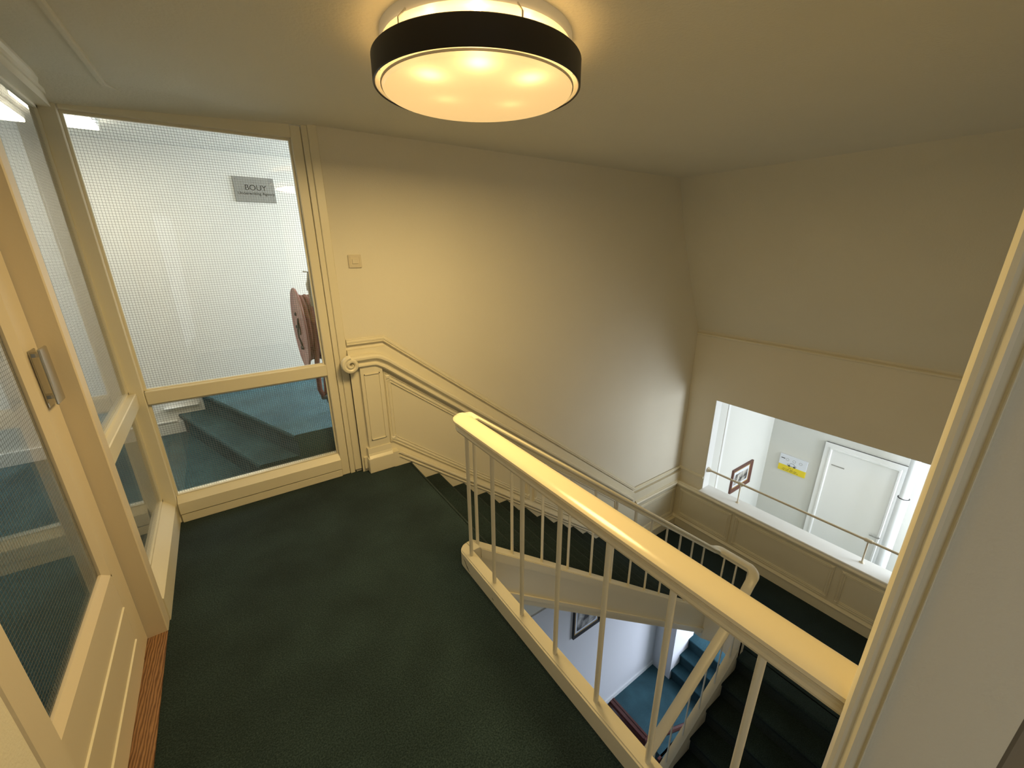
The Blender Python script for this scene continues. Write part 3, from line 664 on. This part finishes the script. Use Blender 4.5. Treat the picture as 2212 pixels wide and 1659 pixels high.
path = [(GX+.05-.05*math.cos(math.radians(a)), GY-.05+.05*math.sin(math.radians(a)), RZ-.010*((a-45)/45)**2) for a in (45, 54, 63, 72, 81, 90)]
path += [(.895, GY, SR(.895)), (3.55, GY, SR(3.55)), (3.60, GY, SR(3.59))]
path += cor(3.61, GY-.055, .055, 75, 0, SR(3.61), SR(3.63))
zc = SR(3.63)
path += [(X2, 1.50, zc), (X2, Y2+.08, zc)]
path += cor(X2-.07, Y2+.07, .07, 0, -90, zc, zc-.045, 8)
path += [(3.55, Y2, zc-.085), (3.50, Y2, zc-.14), (3.42, Y2, -1.555), (3.33, Y2, R2(3.33)+.008), (3.25, Y2, R2(3.25)), (.6, Y2, R2(.6))]
build(MB().railsweep(path, [(a*.95, b*.95) for a, b in HP]), 'handrail', 'wood', sb, 30)
for k in range(12):
    x = .892+.2257*k
    if k < 12: build(MB().tube([(x, GY, TZ(x)-.01), (x, GY, SR(x)-.045)], .0088, 10), 'baluster', 'wood', sb, True)
for y in (1.52, 1.40, 1.29):
    build(MB().tube([(3.63, y, TZ(3.58)-.01), (3.645, y, zc-.04)], .0088, 10), 'baluster', 'wood', sb, True)
for k in range(10):
    x = 3.47-.2257*k
    build(MB().tube([(x, Y2, T2(x)-.01), (x, Y2, R2(x)-.04)], .0075, 8), 'baluster', 'wood', sb, True)

# ================================================================== CEILING LAMP
cl = empty('ceiling_lamp', (LX, LY, 2.12), 'round drum ceiling lamp with black band and glowing opal glass', 'lamp')
RB, RG = .359, .331
build(MB().lathe([(RB, 2.122-2.12), (RB, 2.196-2.12), (RB-.003, 2.199-2.12), (RB-.006, 2.196-2.12), (RB-.006, .002), (RB-.003, -.001)], (LX, LY, 2.12), 'z', 96, True), 'band', 'black', cl, 40)
build(MB().lathe([(RB-.0065, .003), (RB-.0065, .075), (RB-.008, .075), (RB-.008, .003)], (LX, LY, 2.12), 'z', 96, True), 'band_lining', 'whitegloss', cl, 40)
gm = build(MB().lathe([(0, -.012), (.10, -.011), (.20, -.008), (.29, -.002), (RG-.006, .002), (RG-.001, .008), (RG, .018), (RG, .055), (RG-.004, .055), (RG-.006, .018), (RG-.02, .010), (.2, .002), (0, -.002)], (LX, LY, 2.106), 'z', 96), 'diffuser', 'lampglass', cl, 40)
build(MB().lathe([(RG+.0005, .006), (RG+.004, .006), (RG+.004, .012), (RG+.0005, .012)], (LX, LY, 2.113), 'z', 96, True), 'rim_ring', 'alu', cl, 40)
build(MB().lathe([(0, .150), (.325, .150), (.325, .128), (.320, .120), (.300, .120), (.295, .128), (0, .128)], (LX, LY, 2.12), 'z', 72), 'ceiling_plate', 'whitegloss', cl, 40)
for k in range(6):
    a = math.radians(20+60*k); ca, sa = math.cos(a), math.sin(a)
    build(MB().tube([(LX+ca*.322, LY+sa*.322, 2.245), (LX+ca*.352, LY+sa*.352, 2.215), (LX+ca*.352, LY+sa*.352, 2.185)], .003, 6), 'clip', 'chrome', cl, True)
bm_ = emit('bulb_glass', (1.0, .66, .28), 6)
for k in range(5):
    px, py = LX+SPOT[k][0]*.93, LY+SPOT[k][1]*.93
    build(MB().lathe([(0, -.024), (.014, -.020), (.022, -.008), (.022, .006), (.012, .020), (.010, .03), (0, .03)], (px, py, 2.205), 'z', 12), 'bulb', bm_, cl, True)
pl = bpy.data.lights.new('lamp_light', 'AREA'); pl.shape = 'DISK'; pl.size = .62; pl.energy = 17; pl.color = (1, .705, .29)
po = bpy.data.objects.new('lamp_light', pl); col.objects.link(po); po.location = (LX, LY, 2.088)

# cable duct on the ceiling
dm = MB().sweep([(-.285, 1.2, CZ), (-.262, 1.96, CZ), (-.240, 2.70, CZ), (-.20, 2.765, CZ), (-.075, 2.855, CZ), (.10, 2.872, CZ), (.52, 2.878, CZ)], [(0, -.011), (.009, -.011), (.012, -.006), (.012, .006), (.009, .011), (0, .011)], (0, 0, -1))
cd = build(dm, 'cable_duct', 'ceil', None, 30); tag(cd, 'thin painted cable duct bending across the ceiling corner', 'cable duct')

# light switch
sw = empty('light_switch', (.769, YB, 1.468), 'square ivory light switch on the lamp lit wall', 'switch')
build(MB().bev(.727, .811, 2.889, YB, 1.468, 1.551, .004), 'plate', 'plastic', sw)
build(MB().box(.739, .799, 2.8865, 2.890, 1.480, 1.4815).box(.739, .799, 2.8865, 2.890, 1.5375, 1.539).box(.739, .7405, 2.8865, 2.890, 1.48, 1.539).box(.7975, .799, 2.8865, 2.890, 1.48, 1.539), 'inner_frame', 'plastic', sw)
build(MB().bev(.750, .788, 2.883, 2.890, 1.494, 1.526, .002), 'rocker', 'plastic', sw)

# ================================================================== CORRIDOR CONTENTS
cs = empty('corridor_steps', (.3, 3.8, 0), 'two teal carpeted steps rising behind the wired glass', 'steps')
def skew_step(a, b, c, d, zt, zb_):
    # top outline with a rounded nosing along a-b
    m = MB(); dirv = Vector((b[0]-a[0], b[1]-a[1], 0)).normalized(); nv = Vector((dirv.y, -dirv.x, 0))
    if nv.x > 0: nv = -nv
    prof = [(0.022, 0), (.010, .0), (.003, -.006), (0, -.016), (.004, -.032), (.022, -.045), (.022, zb_-zt)]
    r1 = [(a[0]-nv.x*p, a[1]-nv.y*p, zt+q) for p, q in prof]; r2 = [(b[0]-nv.x*p, b[1]-nv.y*p, zt+q) for p, q in prof]
    m.loft([r1+[(d[0], d[1], zb_), (d[0], d[1], zt)], r2+[(c[0], c[1], zb_), (c[0], c[1], zt)]])
    return m
build(skew_step((-.505, 4.549), (.005, 3.05), (.40, 3.05), (.2, 4.549), .172, 0), 'step', 'teal', cs, 40)
build(skew_step((-.325, 4.549), (.243, 3.03), (2.599, 3.03), (2.599, 4.549), .342, .0), 'step', 'teal', cs, 40)
for i, (x0, x1) in enumerate(((-.66, -.425), (-1.0, -.745))):
    e = empty('fluorescent_lamp', ((x0+x1)/2, 3.65, 2.30), ('white fluorescent ceiling lamp seen at the top corner of the wired partition', 'white fluorescent ceiling lamp seen through the narrow side light')[i], 'lamp', 'corridor ceiling lamps')
    build(MB().bev(x0, x1, 3.30, 3.95, 2.325, 2.36, .004), 'housing', 'whitegloss', e)
    build(MB().bev(x0+.004, x1-.004, 3.31, 3.945, 2.305, 2.328, .004), 'diffuser', 'fluo', e)
# name plate
np_ = empty('name_plate', (.405, 4.545, 1.965), 'grey name plate lettered in black on the corridor wall', 'sign')
nx0, nx1, nz0, nz1 = .272, .582, 1.975, 2.176
build(MB().bev(nx0, nx1, 4.538, 4.55, nz0, nz1, .002), 'plate', 'alu', np_)
text('BOUY', .062, ((nx0+nx1)/2+.008, 4.5375, 2.073), (PI/2, 0, 0), 'ink', np_, 'name_lettering')
text('Underwriting Agency', .0325, ((nx0+nx1)/2+.008, 4.5375, 2.036), (PI/2, 0, 0), 'ink', np_, 'small_lettering')
# hose reel
HS = -.035
hr = empty('fire_hose_reel', (.53, 3.4, .45), 'faded red fire hose reel behind the wired glass', 'hose reel')
RY, RZc = 3.42, 1.02
fl1 = build(MB().lathe([(0, -.004), (.285, -.004), (.295, -.008), (.298, 0), (.295, .006), (.285, .003), (0, .003)], (.452, RY, RZc), 'x', 48), 'flange', 'reelred', hr, 40)
build(MB().lathe([(0, -.004), (.285, -.004), (.295, -.008), (.298, 0), (.295, .006), (.285, .003), (0, .003)], (.632, RY, RZc), 'x', 48), 'flange', 'reelred', hr, 40)
for (dy, dz) in ((.06, .10), (-.02, .02), (.10, .0), (-.05, -.14), (.02, -.15)):
    m = MB(); m.lathe([(0, -.012), (.010, -.011), (.014, -.006), (.014, 0), (0, 0)], (.447, RY+dy, RZc+dz), 'x', 12)
    build(m, 'bolt', 'dark', fl1, True)
build(MB().tube([(.445, RY-.02, RZc+.08), (.430, RY-.03, RZc-.01), (.430, RY-.03, RZc-.06), (.445, RY-.02, RZc-.13)], .006, 8), 'crank', 'dark', fl1, True)
build(MB().tube([(.44, RY, RZc), (.70, RY, RZc)], .05, 16), 'hub', 'dark', hr, True)
m = MB()
for layer, Rr in enumerate((.155, .193, .231)):
    for j in range(4):
        xc = .481+.038*j+(.019 if layer % 2 else 0)
        if xc > .612: continue
        m.tube([(xc, RY+Rr*math.cos(2*PI*k/32), RZc+Rr*math.sin(2*PI*k/32)) for k in range(32)], .0185, 8, True)
build(m, 'hose', 'hosered', hr, True)
build(MB().tube([(.515, RY-.23, RZc+.02), (.490, RY-.215, RZc-.30), (.495, RY-.16, RZc-.45), (.525, RY-.10, RZc-.535), (.545, RY-.12, RZc-.49), (.555, RY-.16, RZc-.30), (.57, RY-.16, RZc-.05)], .0175, 10), 'hanging_hose', 'hosered', hr, True)
build(MB().tube([(.510, RY-.115, RZc-.525), (.545, RY-.105, RZc-.53)], .024, 10).tube([(.545, RY-.105, RZc-.53), (.56, RY-.08, RZc-.59), (.58, RY-.05, RZc-.64)], .012, 8), 'coupling', 'dark', hr, True)
build(MB().tube([(.530, RY-.2, RZc+.18), (.532, RY-.19, RZc+.30)], .018, 10).tube([(.532, RY-.19, RZc+.29), (.533, RY-.19, RZc+.33), (.534, RY-.19, RZc+.36), (.536, RY-.19, RZc+.415)], [.024, .027, .018, .009], 10).tube([(.50, RY-.19, RZc+.42), (.575, RY-.19, RZc+.41)], .004, 6), 'nozzle', 'brass', hr, True)
build(MB().box(.64, .66, RY-.03, RY+.03, RZc-.34, RZc+.10).box(.60, .64, 3.02, RY, RZc-.04, RZc+.0), 'bracket', 'dark', hr)

# ================================================================== LOWER HALL CONTENTS
ls = empty('lower_steps', (5.2, 2.0, LZ), 'small teal carpeted steps far below in the lower hall', 'steps')
l0 = None
for k in range(3):
    o = build(step_mb(4.955+.205*k, LZ+.196*(k+1), 1.2, 2.555, -1, .205, .196), 'step', 'tealshade', ls, 40)
te = build(MB().box(3.87, 3.925, 2.17, 2.865, LZ-.20, LZ+.012).box(3.85, 3.87, 2.17, 2.865, LZ-.30, LZ-.02).box(3.925, 3.955, 2.17, 2.865, LZ-.02, LZ+.02), 'trim_3', 'mahog'); tag(te, 'dark red wooden edge of the lower landing', 'wood trim', kind='structure')
lr = empty('lower_handrail', (4.1, 2.1, LZ), 'dark red wooden rail at the corner of the lower landing', 'handrail')
build(MB().railsweep([(3.86, 2.19, LZ+.03), (4.55, 1.97, LZ+.03)], [(-.03, -.05), (-.03, .0), (-.015, .02), (.015, .02), (.03, 0), (.03, -.05)]), 'rail', 'mahog', lr, 30)
build(MB().box(3.84, 4.9, 1.93, 1.96, LZ-.45, LZ+.0), 'panel', 'mahog', lr)
picture('framed_picture', 'dark framed picture hanging on the wall below the stairs', 2.96, 3.47, -3.30, -2.62, 2.885, .035, 'ink', 6)
